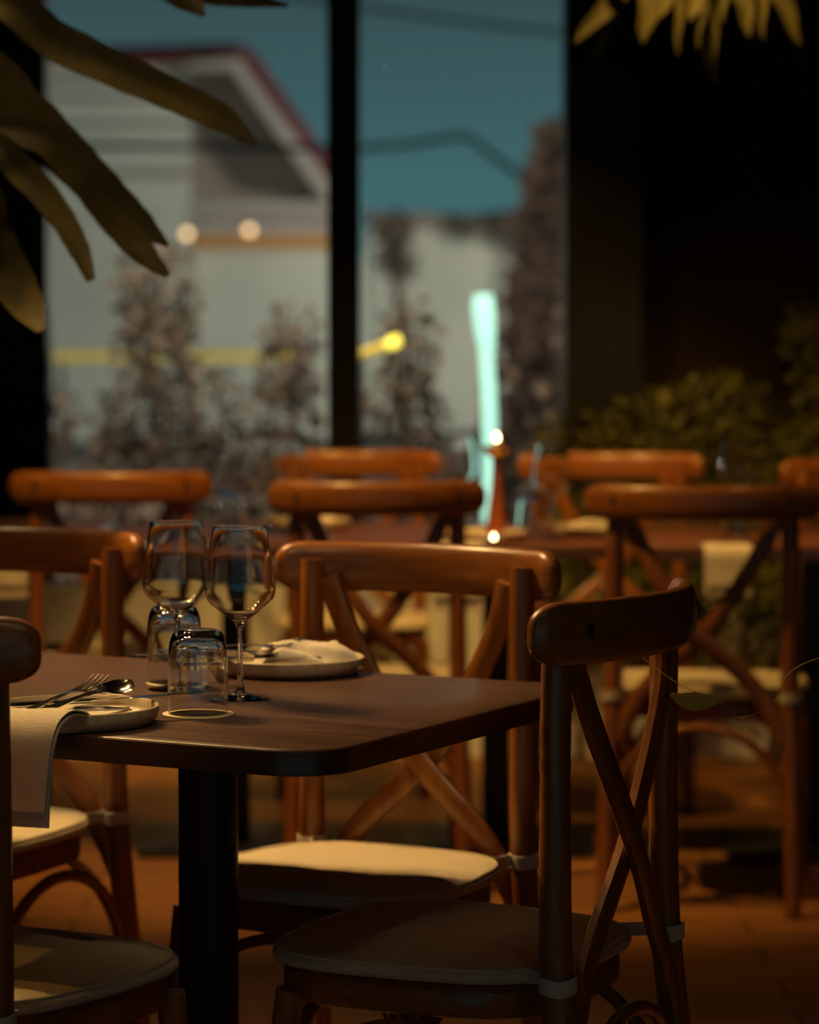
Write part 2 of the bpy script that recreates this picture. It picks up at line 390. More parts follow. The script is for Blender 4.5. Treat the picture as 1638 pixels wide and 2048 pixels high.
table((-.590, 3.905), -27.8, .75, .368, .075, .030, (.372, -.40), 'dark brown wooden table with rounded corners in the foreground, carrying the sharp glasses and plates', TABLEW, TABLEE)
table((-.12, 6.98), 0, .60, .42, .06, .03, (-.3, .33), 'red-brown table in the middle distance with the tall candlestick on it', TABLE2, TABLEE)
table((.99, 6.92), 0, .46, .42, .06, .03, (-.02,), 'dim brown table at the right edge with a napkin hanging over its side', TABLE2, TABLEE)
table((-1.28, 7.22), 0, .52, .38, .06, .03, (.1,), 'table at the left edge behind the blurred left chair', TABLE2, TABLEE)

# ------------------------------------------------------------------ plates, coasters, glasses
TZ = .7502
def plate():
    m = MB(); prof = [(0, .0), (.088, 0), (.096, .002), (.1025, .008), (.105, .016), (.1052, .0225), (.1035, .0235), (.1015, .0222), (.0995, .014), (.094, .0085), (.07, .0075), (0, .0075)]
    m.lathe(prof, 96, cap=False); return m.build('dinner_plate', STONE, angle=60)
p1 = plate(); p1.location = (-.408, 3.485, TZ); tag(p1, 'beige stoneware plate at the foreground table edge, under cutlery and a draped napkin', 'plate')
PLN = [(-.168, 4.03, TZ, 'stoneware plate on the far side of the foreground table, under a crumpled napkin', 'plate'),
       (.45, 6.92, TZ, 'blurred plate on the middle table right of the candlestick, heaped with a bright napkin', 'plate'),
       (.17, 6.727, TZ, 'blurred plate at the near edge of the middle table in front of the candlestick', 'plate'),
       (-.25, 7.18, TZ, 'blurred plate at the far side of the middle table, seen over the chair rails', 'plate')]
for x, y, z_, lab, c in PLN:
    o = p1.copy(); COL.objects.link(o); o.location = (x, y, z_); tag(o, lab, c)
def coaster():
    m = MB(); m.lathe([(0, 0), (.0435, 0), (.044, .0004), (.044, .0016), (.0435, .002), (0, .002)], 64, cap=False)
    o = m.build('coaster', COAST)
    g = MB()
    def arc(r0, r1, a0, a1, z=.00205, n=30, off=(0, 0)):
        v = []; f = []
        for i in range(n+1):
            a = R(a0 + (a1-a0)*i/n); tt = math.sin(math.pi*i/n)
            ra = r0; rb = r0 + (r1-r0)*tt
            v += [(off[0]+ra*math.cos(a), off[1]+ra*math.sin(a), z), (off[0]+rb*math.cos(a), off[1]+rb*math.sin(a), z),
                  (off[0]+rb*math.cos(a), off[1]+rb*math.sin(a), z+.0003), (off[0]+ra*math.cos(a), off[1]+ra*math.sin(a), z+.0003)]
        for i in range(n):
            b = i*4
            for k_ in range(4): f.append((b+k_, b+4+k_, b+4+(k_+1) % 4, b+(k_+1) % 4))
        g.add(v, f)
    for k_ in range(5): arc(.012 + k_*.005, .0145 + k_*.005, 20 + k_*25, 250 + k_*18)
    arc(.034, .0365, 10, 340)
    g.build('printed_swirl', COASTP, o); return o
c1 = coaster(); c1.location = (-.262, 3.572, TZ); tag(c1, 'round cream coaster with a tan swirl under the nearer upturned tumbler', 'coaster')
c2 = copy_tree(c1); c2.location = (-.312, 3.90, TZ); c2.rotation_euler = (0, 0, 1.2); tag(c2, 'round cream coaster under the farther upturned tumbler, mostly hidden by glass', 'coaster')
def smooth(P, k=4):
    out = []
    for i in range(len(P)-1):
        a = P[max(i-1, 0)]; b = P[i]; c = P[i+1]; d = P[min(i+2, len(P)-1)]
        for q in range(k):
            t = q/k; out.append(tuple(max(0, .5*((2*b[n])+(c[n]-a[n])*t+(2*a[n]-5*b[n]+4*c[n]-d[n])*t*t+(3*b[n]-a[n]-3*c[n]+d[n])*t**3)) for n in (0, 1)))
    return out + [P[-1]]
def tumbler():
    # upturned: opening on the table, heavy base on top
    o_ = smooth([(.0370, .0), (.0372, .02), (.0371, .05), (.0364, .074), (.0345, .088), (.0305, .098), (.025, .1022), (.018, .1032), (.008, .1028), (0, .1027)])
    i_ = smooth([(0, .0985), (.010, .0984), (.020, .0970), (.0270, .0930), (.0318, .0855), (.0346, .073), (.0357, .05), (.0361, .02), (.0362, .0)])
    m = MB(); m.lathe(o_ + i_ + [(.0370, 0)], 80, cap=False); return m.build('upturned_tumbler', GLASS, angle=50)
t1 = tumbler(); t1.location = (-.262, 3.572, TZ + .0032); tag(t1, 'clear upturned water tumbler on the nearer coaster, in front of the wine glasses', 'tumbler')
t2 = t1.copy(); COL.objects.link(t2); t2.location = (-.318, 3.905, TZ + .0032); tag(t2, 'clear upturned water tumbler on the farther coaster, behind the left wine glass', 'tumbler')
def wineglass():
    o_ = smooth([(.0388, .0006), (.036, .0020), (.02, .0044), (.009, .0080), (.0050, .014), (.0037, .030), (.0033, .058), (.0036, .082), (.0052, .0935), (.0115, .1025),
          (.0255, .1130), (.0385, .1235), (.0440, .1320), (.0460, .1410), (.0455, .152), (.0435, .167), (.0405, .188), (.0372, .210), (.0356, .2215), (.0357, .2225), (.0354, .2235)])
    i_ = smooth([(.0344, .2235), (.0341, .2225), (.0343, .2215), (.0362, .210), (.0398, .188), (.0428, .167), (.0448, .152), (.0453, .1412), (.0433, .1326), (.0379, .1243), (.0250, .1141), (.0105, .1062), (0, .1040)])
    m = MB(); m.lathe([(0, 0), (.0386, 0)] + o_ + i_, 96, cap=False); return m.build('wine_glass', GLASS, angle=45)
w1 = wineglass(); w1.location = (-.219, 3.735, TZ); tag(w1, 'sharp empty wine glass standing right of the upturned tumblers on the near table', 'wine glass', 'empty wine glasses')
WG = [(-.3085, 3.835, 'sharp empty wine glass on the near table, left one of the close pair', 1.0),
      (-.40, 6.92, 'blurred wine glass on the middle table, left of its group over the near wine glasses', 1.0),
      (-.345, 7.08, 'blurred wine glass on the middle table, middle of the group behind the near wine glasses', 1.0),
      (-.292, 6.95, 'blurred wine glass on the middle table, right of its group beside the chair rail', 1.0),
      (.33, 6.74, 'blurred wine glass on the middle table in front of the orange chair', 1.0),
      (.130, 7.28, 'blurred wine glass at the far side of the middle table just left of the candlestick', 1.0),
      (.80, 7.05, 'blurred wine glass on the right table behind the large dim chair rail', 1.0)]
for x, y, lab, s in WG:
    o = w1.copy(); COL.objects.link(o); o.location = (x, y, TZ); tag(o, lab, 'wine glass', 'empty wine glasses')
for x, y, lab in ((.285, 6.90, 'blurred upturned tumbler beside the wine glass in front of the orange chair'),
                  (-.43, 7.02, 'blurred upturned tumbler at the left end of the middle table'),
                  (.76, 6.72, 'blurred upturned tumbler on the right table above the hanging napkin')):
    o = t1.copy(); COL.objects.link(o); o.location = (x, y, TZ); tag(o, lab, 'tumbler')

# ------------------------------------------------------------------ cutlery (local: handle along -x, head +x)
def flat_strip(prof, th=.0016, mi=0, m=None):
    """prof: list of (x, halfwidth, z, dish)"""
    m = m or MB(); n = 9; rings = []
    top = []; bot = []
    for x, hw, z_, d in prof:
        top.append([(x, hw*(-1 + 2*k/(n-1)), z_ - d*(1 - (-1+2*k/(n-1))**2) + th) for k in range(n)])
        bot.append([(x, hw*(-1 + 2*k/(n-1)), z_ - d*(1 - (-1+2*k/(n-1))**2)) for k in range(n)])
    v = []; f = []
    for t, b in zip(top, bot): v += t + b[::-1]
    q = 2*n
    for j in range(len(prof)-1):
        for i in range(q): f.append((j*q+i, (j+1)*q+i, (j+1)*q+(i+1) % q, j*q+(i+1) % q))
    f.append(tuple(range(q))); f.append(tuple((len(prof)-1)*q+i for i in range(q))[::-1])
    m.add(v, f); return m
def handle(): return [(-.125, .003, .000, 0), (-.122, .0085, .0, 0), (-.10, .0095, .0, 0), (-.06, .0062, .002, 0), (-.01, .0035, .006, 0), (.02, .0032, .0075, 0)]
def spoon():
    m = flat_strip(handle() + [(.032, .005, .007, .0005), (.042, .013, .006, .004), (.055, .0195, .005, .0075), (.068, .0205, .0055, .008), (.08, .0165, .008, .006), (.088, .008, .0105, .002), (.0905, .001, .0115, 0)])
    return m.build('spoon', STEEL, angle=70)
def fork():
    m = flat_strip(handle() + [(.03, .008, .006, .001), (.042, .0125, .005, .0015), (.052, .0125, .0055, .001)])
    for k_ in range(4):
        y = -.0108 + k_*.0072
        flat_strip([(.050, .0022, .0055, 0), (.065, .0020, .0075, 0), (.08, .0017, .0115, 0), (.094, .0008, .0165, 0)], m=m)
        n0 = len(m.v) - 4*18
        m.v[n0:] = [(a, b + y, c) for a, b, c in m.v[n0:]]
    return m.build('fork', STEEL, angle=70)
def knife():
    m = MB()
    m.sweep([(-.12, 0, .003), (-.10, 0, .0032), (-.02, 0, .003), (0, 0, .003)], [(.006, .003), (.0085, .0035), (.007, .003), (.006, .002)], 12, expo=3)
    m.sweep([(0, 0, .003), (.03, -.001, .003), (.08, 0, .003), (.105, .004, .003), (.115, .007, .003)], [(.0075, .001), (.0095, .0008), (.0095, .0007), (.006, .0005), (.001, .0004)], 8, expo=2)
    return m.build('table_knife', STEEL, angle=50)
PZ = TZ + .026
fk = fork(); fk.location = (-.420, 3.470, TZ + .0285); fk.rotation_euler = (R(0), R(-3.5), R(64)); tag(fk, 'steel fork with raised tines on the napkin of the near left plate', 'fork')
sp = spoon(); sp.location = (-.392, 3.480, TZ + .0285); sp.rotation_euler = (R(10), R(-3), R(60)); tag(sp, 'polished steel spoon with a bright bowl on the near left plate', 'spoon')
kn = knife(); kn.location = (-.380, 3.490, TZ + .0255); kn.rotation_euler = (0, R(-.5), R(28)); tag(kn, 'steel table knife lying across the rim of the near left plate', 'knife')
fk2 = fk.copy(); COL.objects.link(fk2); fk2.location = (-.235, 3.985, TZ + .036); fk2.rotation_euler = (0, R(3), R(28)); tag(fk2, 'steel fork on the crumpled napkin of the far plate', 'fork')
sp2 = sp.copy(); COL.objects.link(sp2); sp2.location = (-.262, 3.965, TZ + .030); sp2.rotation_euler = (0, R(3), R(22)); tag(sp2, 'steel spoon on the crumpled napkin of the far plate', 'spoon')
kn2 = kn.copy(); COL.objects.link(kn2); kn2.location = (-.235, 3.965, TZ + .0245); kn2.rotation_euler = (0, 0, R(10)); tag(kn2, 'steel table knife at the left rim of the far plate', 'knife')

# ------------------------------------------------------------------ napkins
def cloth_strip(m, path, w0, w1, th, shift=None, nx=14, wave=.0015, seed=0):
    """path: list of (s along ground direction, z); widths interpolate; local +y = flow direction, x across"""
    P = []
    for i in range(len(path)-1):
        for k_ in range(5):
            t = k_/5; a = path[max(i-1, 0)]; b = path[i]; c = path[i+1]; d = path[min(i+2, len(path)-1)]
            f_ = lambda q: .5*((2*b[q]) + (c[q]-a[q])*t + (2*a[q]-5*b[q]+4*c[q]-d[q])*t*t + (3*b[q]-a[q]-3*c[q]+d[q])*t**3)
            P.append((f_(0), f_(1)))
    P.append(path[-1]); n = len(P); top = []; bot = []
    for i, (y, z_) in enumerate(P):
        a = P[max(i-1, 0)]; b = P[min(i+1, n-1)]; dy, dz = b[0]-a[0], b[1]-a[1]; L = math.hypot(dy, dz) or 1
        ny, nz_ = -dz/L, dy/L
        t = i/(n-1); hw = (w0*(1-t) + w1*t)/2; sh = (shift or (lambda q: 0))(t)
        rt, rb = [], []
        for k_ in range(nx):
            u = -1 + 2*k_/(nx-1); x = u*hw + sh
            o = wave*math.sin(u*5 + t*6 + seed) + wave*noise.noise(Vector((x*20, y*20, seed)))
            rt.append((x, y + ny*(o+th), z_ + nz_*(o+th))); rb.append((x, y + ny*o, z_ + nz_*o))
        top.append(rt); bot.append(rb)
    v = []; f = []; q = 2*nx
    for t_, b_ in zip(top, bot): v += t_ + b_[::-1]
    for j in range(n-1):
        for i in range(q): f.append((j*q+i, j*q+(i+1) % q, (j+1)*q+(i+1) % q, (j+1)*q+i))
    f.append(tuple(range(q))[::-1]); f.append(tuple((n-1)*q+i for i in range(q)))
    m.add(v, f)
nap = MB()
# local +y runs from the plate towards the diner and down over the table edge
cloth_strip(nap, [(-.065, .0125), (-.02, .0125), (.04, .0145), (.075, .024), (.112, .0285), (.145, .019), (.163, -.006), (.170, -.04), (.176, -.093)], .150, .145, .0016, nx=18, wave=.0012)
cloth_strip(nap, [(-.060, .0165), (-.02, .0165), (.04, .0185), (.075, .028), (.114, .0325), (.149, .022), (.168, -.006), (.176, -.04), (.184, -.074)], .148, .128, .0016, shift=lambda t: -.006*t, nx=18, wave=.0012, seed=2)
o = nap.build('linen_napkin', LINEN, angle=70); o.location = (-.428, 3.470, TZ); o.rotation_euler = (0, 0, R(180-17))
tag(o, 'cream linen napkin draped from the near left plate over the table edge', 'napkin')
def crumpled(name, loc, sx, sy, h, label, seed, rz=0):
    m = MB(); n = 36; v = []; f = []
    for j in range(n):
        for i in range(n):
            u = -1 + 2*i/(n-1); q = -1 + 2*j/(n-1)
            # rounded-square footprint, softly folded
            X = u*math.sqrt(1 - q*q*.32); Y = q*math.sqrt(1 - u*u*.32)
            r = max(abs(u), abs(q)); k_ = (1 - r**5)
            fold = abs(math.sin((X*1.6 + Y*2.6)*2.3 + seed)) ** 1.4
            z_ = h * k_ * (.35 + .65*fold*(.6 + .4*noise.noise(Vector((X*2, Y*2, seed))))) + .0012
            v.append((X*sx, Y*sy, z_))
    for j in range(n):
        for i in range(n): v.append((v[j*n+i][0]*.98, v[j*n+i][1]*.98, .0002))
    N = n*n
    for j in range(n-1):
        for i in range(n-1):
            a = j*n+i; f.append((a, a+1, a+n+1, a+n)); f.append((N+a, N+a+n, N+a+n+1, N+a+1))
    for i in range(n-1):
        f.append((i, N+i, N+i+1, i+1)); a = (n-1)*n+i; f.append((a, a+1, N+a+1, N+a))
        a = i*n; f.append((a, a+n, N+a+n, N+a)); a = i*n+n-1; f.append((a, N+a, N+a+n, a+n))
    m.add(v, f); o = m.build(name, LINEN, angle=60); o.location = loc; o.rotation_euler = (0, 0, R(rz)); tag(o, label, 'napkin'); return o
crumpled('crumpled_napkin', (-.142, 4.036, TZ + .008), .076, .070, .046, 'crumpled cream napkin heaped on the far plate of the foreground table', 1.0, 15)
crumpled('crumpled_napkin', (.455, 6.92, TZ + .008), .085, .07, .035, 'blurred bright napkin on the plate right of the candlestick', 2.1, 4)
crumpled('crumpled_napkin', (-.25, 7.18, TZ + .008), .08, .06, .030, 'blurred napkin on the plate at the far side of the middle table', 3.3, 0)
def hanging(loc, wd, drop, label, rz=180):
    m = MB()
    cloth_strip(m, [(-.048, .0015), (-.03, .0015), (-.012, .0022), (.0065, -.010), (.0085, -.06), (.010, -drop)], wd, wd*.97, .002, wave=.0006)
    cloth_strip(m, [(-.044, .0052), (-.028, .0052), (-.010, .0062), (.012, -.010), (.0145, -.05), (.016, -drop*.8)], wd*.98, wd*.9, .002, shift=lambda t: .004*t, wave=.0006, seed=3)
    o = m.build('hanging_napkin', LINEN, angle=60); o.location = loc; o.rotation_euler = (0, 0, R(rz)); tag(o, label, 'napkin', 'napkins hanging over the table edges'); return o
hanging((.112, 6.556, TZ), .115, .145, 'cream napkin hanging over the near edge of the middle table, below the candlestick')
hanging((.715, 6.496, TZ), .110, .105, 'cream napkin hanging over the right table edge, seen through the large dim chair back')
hanging((-.955, 6.836, TZ), .13, .14, 'cream napkin hanging over the left table at the left edge of the photo')

# ------------------------------------------------------------------ candlestick and tea light
cs = empty('tall_candlestick', (.205, 6.83, TZ)); tag(cs, 'tall slender red-brown candlestick with a small glowing flame on the middle table', 'candlestick')
MB().lathe([(0, 0), (.033, 0), (.034, .004), (.029, .010), (.024, .03), (.019, .07), (.014, .11), (.011, .15), (.010, .185), (.012, .190), (0, .190)], 32, cap=False).build('stem', TERRA, cs)
MB().lathe([(0, .188), (.012, .188), (.022, .196), (.030, .206), (.032, .216), (.030, .217), (.026, .208), (.012, .202), (0, .202)], 32, cap=False).build('cup', BRASS, cs)
MB().lathe([(0, .202), (.011, .202), (.011, .226), (.009, .228), (0, .2275)], 20, cap=False).build('candle', COAST, cs)
MB().lathe([(0, .228), (.004, .231), (.0052, .236), (.0035, .242), (.001, .247), (0, .248)], 16, cap=False).build('flame', SPEC_FLAME, cs)
tl = empty('tea_light', (.192, 6.60, TZ)); tag(tl, 'tiny bright tea light at the near edge of the middle table', 'tea light')
MB().lathe([(0, 0), (.016, 0), (.017, .002), (.017, .014), (.0155, .014), (.0155, .010), (0, .010)], 24, cap=False).build('cup', STEEL, tl)
MB().lathe([(0, .010), (.003, .012), (.004, .016), (.0025, .021), (0, .025)], 14, cap=False).build('flame', SPEC_FLAME, tl)

# ------------------------------------------------------------------ plants
def blade(m, pts, wid, fold=.25, n=5, side=None, mi=0, sub=6, lump=0):
    """leaf blade with a folded midrib following pts; wid list of half widths; lies across view by 'side' vector"""
    P = [Vector(p) for p in pts]; pp = []; ww = []
    def cr(a, b, c, d, t): return .5*((2*b)+(c-a)*t+(2*a-5*b+4*c-d)*t*t+(3*b-a-3*c+d)*t*t*t)
    for i in range(len(P)-1):
        a = P[i-1] if i else P[0]*2-P[1]; d = P[i+2] if i+2 < len(P) else P[-1]*2-P[-2]
        for k_ in range(sub):
            t = k_/sub; pp.append(cr(a, P[i], P[i+1], d, t)); ww.append(wid[i]*(1-t)+wid[i+1]*t)
    pp.append(P[-1]); ww.append(wid[-1])
    v = []; f = []
    for i, p in enumerate(pp):
        tg = (pp[min(i+1, len(pp)-1)]-pp[max(i-1, 0)]).normalized()
        s = side if side else Vector((0, -1, .2)); sx = tg.cross(s).normalized(); nn = sx.cross(tg).normalized()
        w_ = ww[i]*(1+lump*math.sin(i*2.1))
        for k_ in range(n):
            u = -1+2*k_/(n-1); v.append(p+sx*u*w_+nn*(abs(u)*w_*fold))
        for k_ in range(n-1, -1, -1):
            u = -1+2*k_/(n-1); v.append(p+sx*u*w_+nn*(abs(u)*w_*fold-.0012))
    q = 2*n
    for j in range(len(pp)-1):
        for i in range(q): f.append((j*q+i, j*q+(i+1) % q, (j+1)*q+(i+1) % q, (j+1)*q+i))
    f.append(tuple(range(q))[::-1]); f.append(tuple((len(pp)-1)*q+i for i in range(q)))
    m.add(v, f, mi); return m
pp = empty('potted_palm', (-1.18, 5.05, 0)); tag(pp, 'tall potted plant with long strap leaves reaching in from the upper left', 'plant')
MB().lathe([(0, 0), (.13, 0), (.17, .30), (.18, .34), (.165, .34), (.155, .30), (0, .29)], 32, cap=False).build('pot', POT, pp)
MB().tube([(0, 0, .28), (.02, -.03, .8), (.0, -.06, 1.3), (.03, -.08, 1.62)], [.025, .02, .017, .014], 10).build('stem', TWIG, pp)
# world points of the lobes at depth about 4.8 (s = 1208 px per metre)
def wl(px, py, d): s = 5800/d; return Vector(((px-819)/s + 1.18, d - 5.05, 1.21 + (685-py)/s))
LOB = [([(-380, -150), (-60, 10), (130, 100), (320, 185), (440, 240), (512, 290)], [.012, .030, .036, .030, .026, .006], 4.75),
       ([(-380, -60), (-90, 120), (60, 240), (190, 370), (280, 450), (338, 492)], [.012, .034, .044, .038, .026, .004], 4.85),
       ([(-300, 40), (20, 260), (150, 330), (230, 440), (290, 510), (338, 552)], [.010, .030, .036, .028, .022, .006], 4.80),
       ([(-320, 130), (-70, 270), (50, 350), (120, 430), (160, 500), (184, 562)], [.012, .024, .026, .022, .018, .008], 4.7),
       ([(-260, 80), (-90, 330), (-20, 480), (30, 570), (62, 625), (84, 662)], [.012, .030, .040, .036, .026, .008], 4.65),
       ([(-300, -150), (0, -120), (200, -70), (330, -25), (380, 10), (412, 38)], [.012, .03, .03, .034, .026, .004], 4.9),
       ([(-200, -180), (100, -90), (300, -30), (420, 0), (500, 10), (578, 18)], [.01, .02, .022, .018, .013, .003], 4.95),
       ([(-340, -30), (-150, 60), (-60, 140), (10, 210), (60, 250), (95, 262)], [.012, .03, .034, .03, .02, .006], 4.9)]
crown = Vector((.03, -.08, 1.62))
for P_, wd, d in LOB:
    pts = [crown] + [wl(a, b, d + .12*(1 - i/5)) for i, (a, b) in enumerate(P_)][1:]
    blade(MB(), pts, wd, .3, 7, Vector((0.1, -1, .35)), lump=.03).build('leaf', LEAF, pp, angle=80)
# hanging basket top right
hb = empty('hanging_plant', (.86, 6.6, 2.10)); tag(hb, 'hanging basket plant with drooping yellow-green lance leaves at the top right', 'plant')
MB().lathe([(0, 0), (.08, .0), (.13, .06), (.145, .13), (.135, .13), (.12, .07), (0, .05)], 28, cap=False).build('basket', POT, hb)
for a in (0, 120, 240):
    MB().tube([(.13*math.cos(R(a)), .13*math.sin(R(a)), .12), (.02*math.cos(R(a)), .02*math.sin(R(a)), .55), (0, 0, .70)], [.002]*3, 6).build('cord', CABLE, hb)
s66 = 5800/6.6
LL = [(1255, -40, 1145, 95, .022), (1225, -60, 1240, 0, .02), (1235, -20, 1182, 130, .014), (1290, -40, 1275, 100, .026), (1345, -60, 1350, 115, .011), (1385, -40, 1372, 52, .024),
      (1395, -50, 1382, 110, .008), (1400, -40, 1418, 168, .017), (1425, -60, 1428, 62, .013), (1460, -50, 1490, 82, .022), (1500, -60, 1508, 92, .011), (1515, -50, 1582, 104, .020),
      (1330, -40, 1300, 60, .02), (1545, -60, 1610, 20, .018)]
for i, (x0, y0, x1, y1, wd) in enumerate(LL):
    dy = random.uniform(-.08, .1)
    A = Vector(((x0-819)/s66-.86, dy, 1.21+(685-y0)/s66-2.10)); B = Vector(((x1-819)/s66-.86, dy-.04, 1.21+(685-y1)/s66-2.10))
    top_ = Vector((A.x*.35, dy*.5, .13)); mid = A.lerp(B, .5)+Vector((.008, 0, 0))
    blade(MB(), [top_, (top_+A)/2+Vector((A.x*.25, 0, .05)), A, mid, A.lerp(B, .8), B], [.004, wd*.6, wd, wd*.95, wd*.6, .002], .3, 5).build('leaf', LEAFG, hb, angle=80)
def cluster(m, c, rx, ry, rz, n, size, rnd, elong=1.0):
    for _ in range(n):
        while True:
            p = Vector((rnd.uniform(-1, 1), rnd.uniform(-1, 1), rnd.uniform(-1, 1)))
            if p.length <= 1 and p.length > rnd.random()*.75: break
        p = Vector((c[0]+p.x*rx, c[1]+p.y*ry, c[2]+p.z*rz))
        s = size*rnd.uniform(.5, 1.25); d = Vector((rnd.gauss(0, 1), rnd.gauss(0, 1), rnd.gauss(0, 1)-.1)).normalized(); o_ = d.orthogonal().normalized()
        o_ = (Matrix.Rotation(rnd.uniform(0, 6.28), 3, d) @ o_); nrm = d.cross(o_)
        t = d*s*elong; b = o_*s*.32
        m.add([p, p+t*.45+b, p+t, p+t*.45-b, p+t*.5+nrm*s*.08], [(0, 1, 4), (1, 2, 4), (2, 3, 4), (3, 0, 4)])
def shrub(name, loc, blobs, n, size, mat, label, cat='shrub', seed=1, stems=5, elong=1.0, group=None, sr=.008):
    rnd = random.Random(seed); t = empty(name, loc); tag(t, label, cat, group)
    m = MB(); tot = sum(b[3]*b[5] for b in blobs)
    for x, y, z_, rx, ry, rz in blobs: cluster(m, (x, y, z_), rx, ry, rz, int(n*rx*rz/tot), size, rnd, elong)
    m.build('foliage', mat, t, angle=180)
    s = MB()
    for k_ in range(stems):
        b = rnd.choice(blobs); x = b[0]*.3+rnd.uniform(-.02, .02)
        s.tube([(x, 0, 0), (b[0]*.5, b[1]*.5, b[2]*.5), (b[0]+rnd.uniform(-.5, .5)*b[3], b[1]+rnd.uniform(-.5, .5)*b[4], b[2]+rnd.uniform(.2, .8)*b[5])], [sr, sr*.8, sr*.4], 7, sub=3)
    s.build('stems', TWIG, t); return t
# indoor shrubs in the long planter
shrub('leafy_shrub', (.60, 8.66, .44), [(-.05, 0, .40, .20, .12, .20), (.05, 0, .52, .16, .12, .12), (-.02, -.03, .2, .18, .12, .16)], 2600, .030, LEAFB, 'low dim green shrub in the planter under the black column', seed=3)
shrub('leafy_shrub', (.93, 8.66, .44), [(-.02, 0, .55, .18, .12, .14), (.06, 0, .38, .2, .13, .2), (-.06, -.05, .2, .18, .12, .16)], 2600, .032, LEAFB, 'yellow-lit green shrub in the planter, in the middle of the three on the right', seed=4)
shrub('leafy_shrub', (1.22, 8.64, .44), [(.02, 0, .80, .16, .12, .10), (.06, 0, .55, .17, .13, .22), (-.02, 0, .3, .2, .13, .2)], 3000, .032, LEAFB, 'tallest green shrub in the planter at the right edge of the photo', seed=5)
shrub('potted_bush', (.42, 8.24, .0), [(0, 0, .55, .17, .12, .17), (.03, 0, .40, .15, .12, .15)], 1300, .034, LEAFB, 'small yellow-green bush on the floor behind the middle table, between the two back chairs', seed=6)
for x, sd, lab in ((.74, 51, 'dim green bush on the floor seen through the large dim chair back'), (1.04, 52, 'dim green bush on the floor below the right table'), (1.36, 53, 'dim green bush on the floor at the right edge')):
    shrub('potted_bush', (x, 8.24, 0), [(0, 0, .52, .16, .12, .14), (.02, 0, .38, .15, .12, .13)], 1500, .034, LEAFB, lab, seed=sd)
# outdoor hedge plants just beyond the glass (a loose row, each its own plant)
HB = [(-1.32, 10.2, .95, .26, 'low bush in the lower left corner of the left window', 28), (-.62, 11.8, .95, .30, 'low bush behind the blurred left chair and wine glasses', 29),
      (-1.55, 11.0, 1.55, .42, 'loose grey-green tree at the left edge of the left window', 21), (-1.05, 11.4, 1.75, .36, 'loose grey-green tree behind the strap leaves in the left window', 22),
      (-.72, 10.6, 1.10, .30, 'low rounded bush in the left window above the near wine glasses', 23), (-.42, 11.2, 1.38, .28, 'slim bush in the left window beside the black post', 24),
      (.02, 10.8, 1.45, .24, 'rounded bush just right of the black post', 25), (.34, 11.3, 1.1, .22, 'low bush between the yellow lamp and the turquoise tube', 26), (.66, 11.0, 1.55, .30, 'grey bush right of the turquoise tube, against the black column', 27)]
for x, y, h, r_, lab, sd in HB:
    rnd = random.Random(sd); bl = []
    k_ = 0; z_ = .35
    while z_ < h:
        q = r_*(1 - .45*z_/h); bl.append((rnd.uniform(-.3, .3)*q, 0, z_, q*rnd.uniform(.7, 1), q*.7, .22)); z_ += .24
    bl.append((0, 0, .55, r_*1.25, r_*.6, .30))
    shrub('garden_bush', (x, y, -.15), bl, int(1900*h*r_*3), .056, LEAFO, lab, 'bush', sd, 8, group='bushes outside the windows', sr=.012)
# conifer far behind
def conifer(loc, h, r_, seed, label):
    rnd = random.Random(seed); t = empty('conifer_tree', loc); tag(t, label, 'tree')
    MB().tube([(0, 0, 0), (0, 0, h*.98)], [.12, .03], 8).build('trunk', TWIG, t)
    m = MB()
    for k_ in range(26):
        z_ = h*(.12+.86*k_/25); q = r_*(1-z_/h)**.8+.06
        for j in range(7):
            a = rnd.uniform(0, 6.28); cluster(m, (math.cos(a)*q*.6, math.sin(a)*q*.6, z_-q*.15), q*.5, q*.5, .13, 26, .17, rnd)
    m.build('foliage', LEAFD, t, angle=180)
conifer((1.02, 20, -.15), 2.75, .55, 31, 'tall dark conifer rising against the sky near the black column')

# ------------------------------------------------------------------ buildings across the street
s40 = 145.0
def hx(px, s=s40): return (px-819)/s
def hz(py, s=s40): return 1.21+(685-py)/s
hs = empty('gabled_house', (0, 40, -.15)); tag(hs, 'pale house with a dark red gabled roof across the street, filling the left window', 'house')
Z0 = .15
def prism(m, poly, y0, y1, mi=0):
    n = len(poly); v = [(x, y0, z_) for x, z_ in poly]+[(x, y1, z_) for x, z_ in poly]
    f = [tuple(range(n)), tuple(range(n, 2*n))[::-1]]+[((i+1) % n, i, n+i, n+(i+1) % n) for i in range(n)]
    m.add(v, f, mi)
def H(px, py, s=s40): return (hx(px, s), hz(py, s)+.15)
m = MB(); prism(m, [H(-120, 1500), H(385, 1500), H(385, 122), H(-120, 128)], 0, 6); m.build('left_wall', HWALL, hs, angle=20)
for i, y_ in enumerate((165, 200, 250, 345)):
    m = MB(); prism(m, [H(-120, y_+ (12 if y_ == 345 else 6)), H(384, y_+(12 if y_ == 345 else 6)), H(384, y_), H(-120, y_)], -.06, -.005); m.build('wall_band', HGREY, hs)
m = MB(); prism(m, [H(388, 1500), H(720, 1500), H(720, 500), H(388, 500)], .2, 6); m.build('front_wall', HWALL, hs)
m = MB(); prism(m, [H(388, 405), H(655, 405), H(500, 150), H(388, 150)], .08, 6); m.build('gable_panel', HGREY, hs)
m = MB(); prism(m, [H(470, 150), H(500, 150), H(690, 410), H(655, 410)], -.55, .2); m.build('rake_board', HRAKE, hs)
m = MB(); prism(m, [H(386, 150), H(500, 150), H(485, 120), H(386, 124)], -.55, .2); m.build('ridge_board', HRAKE, hs)
m = MB(); prism(m, [H(386, 428), H(720, 428), H(720, 405), H(386, 405)], -.02, .2); m.build('cornice', HRAKE, hs)
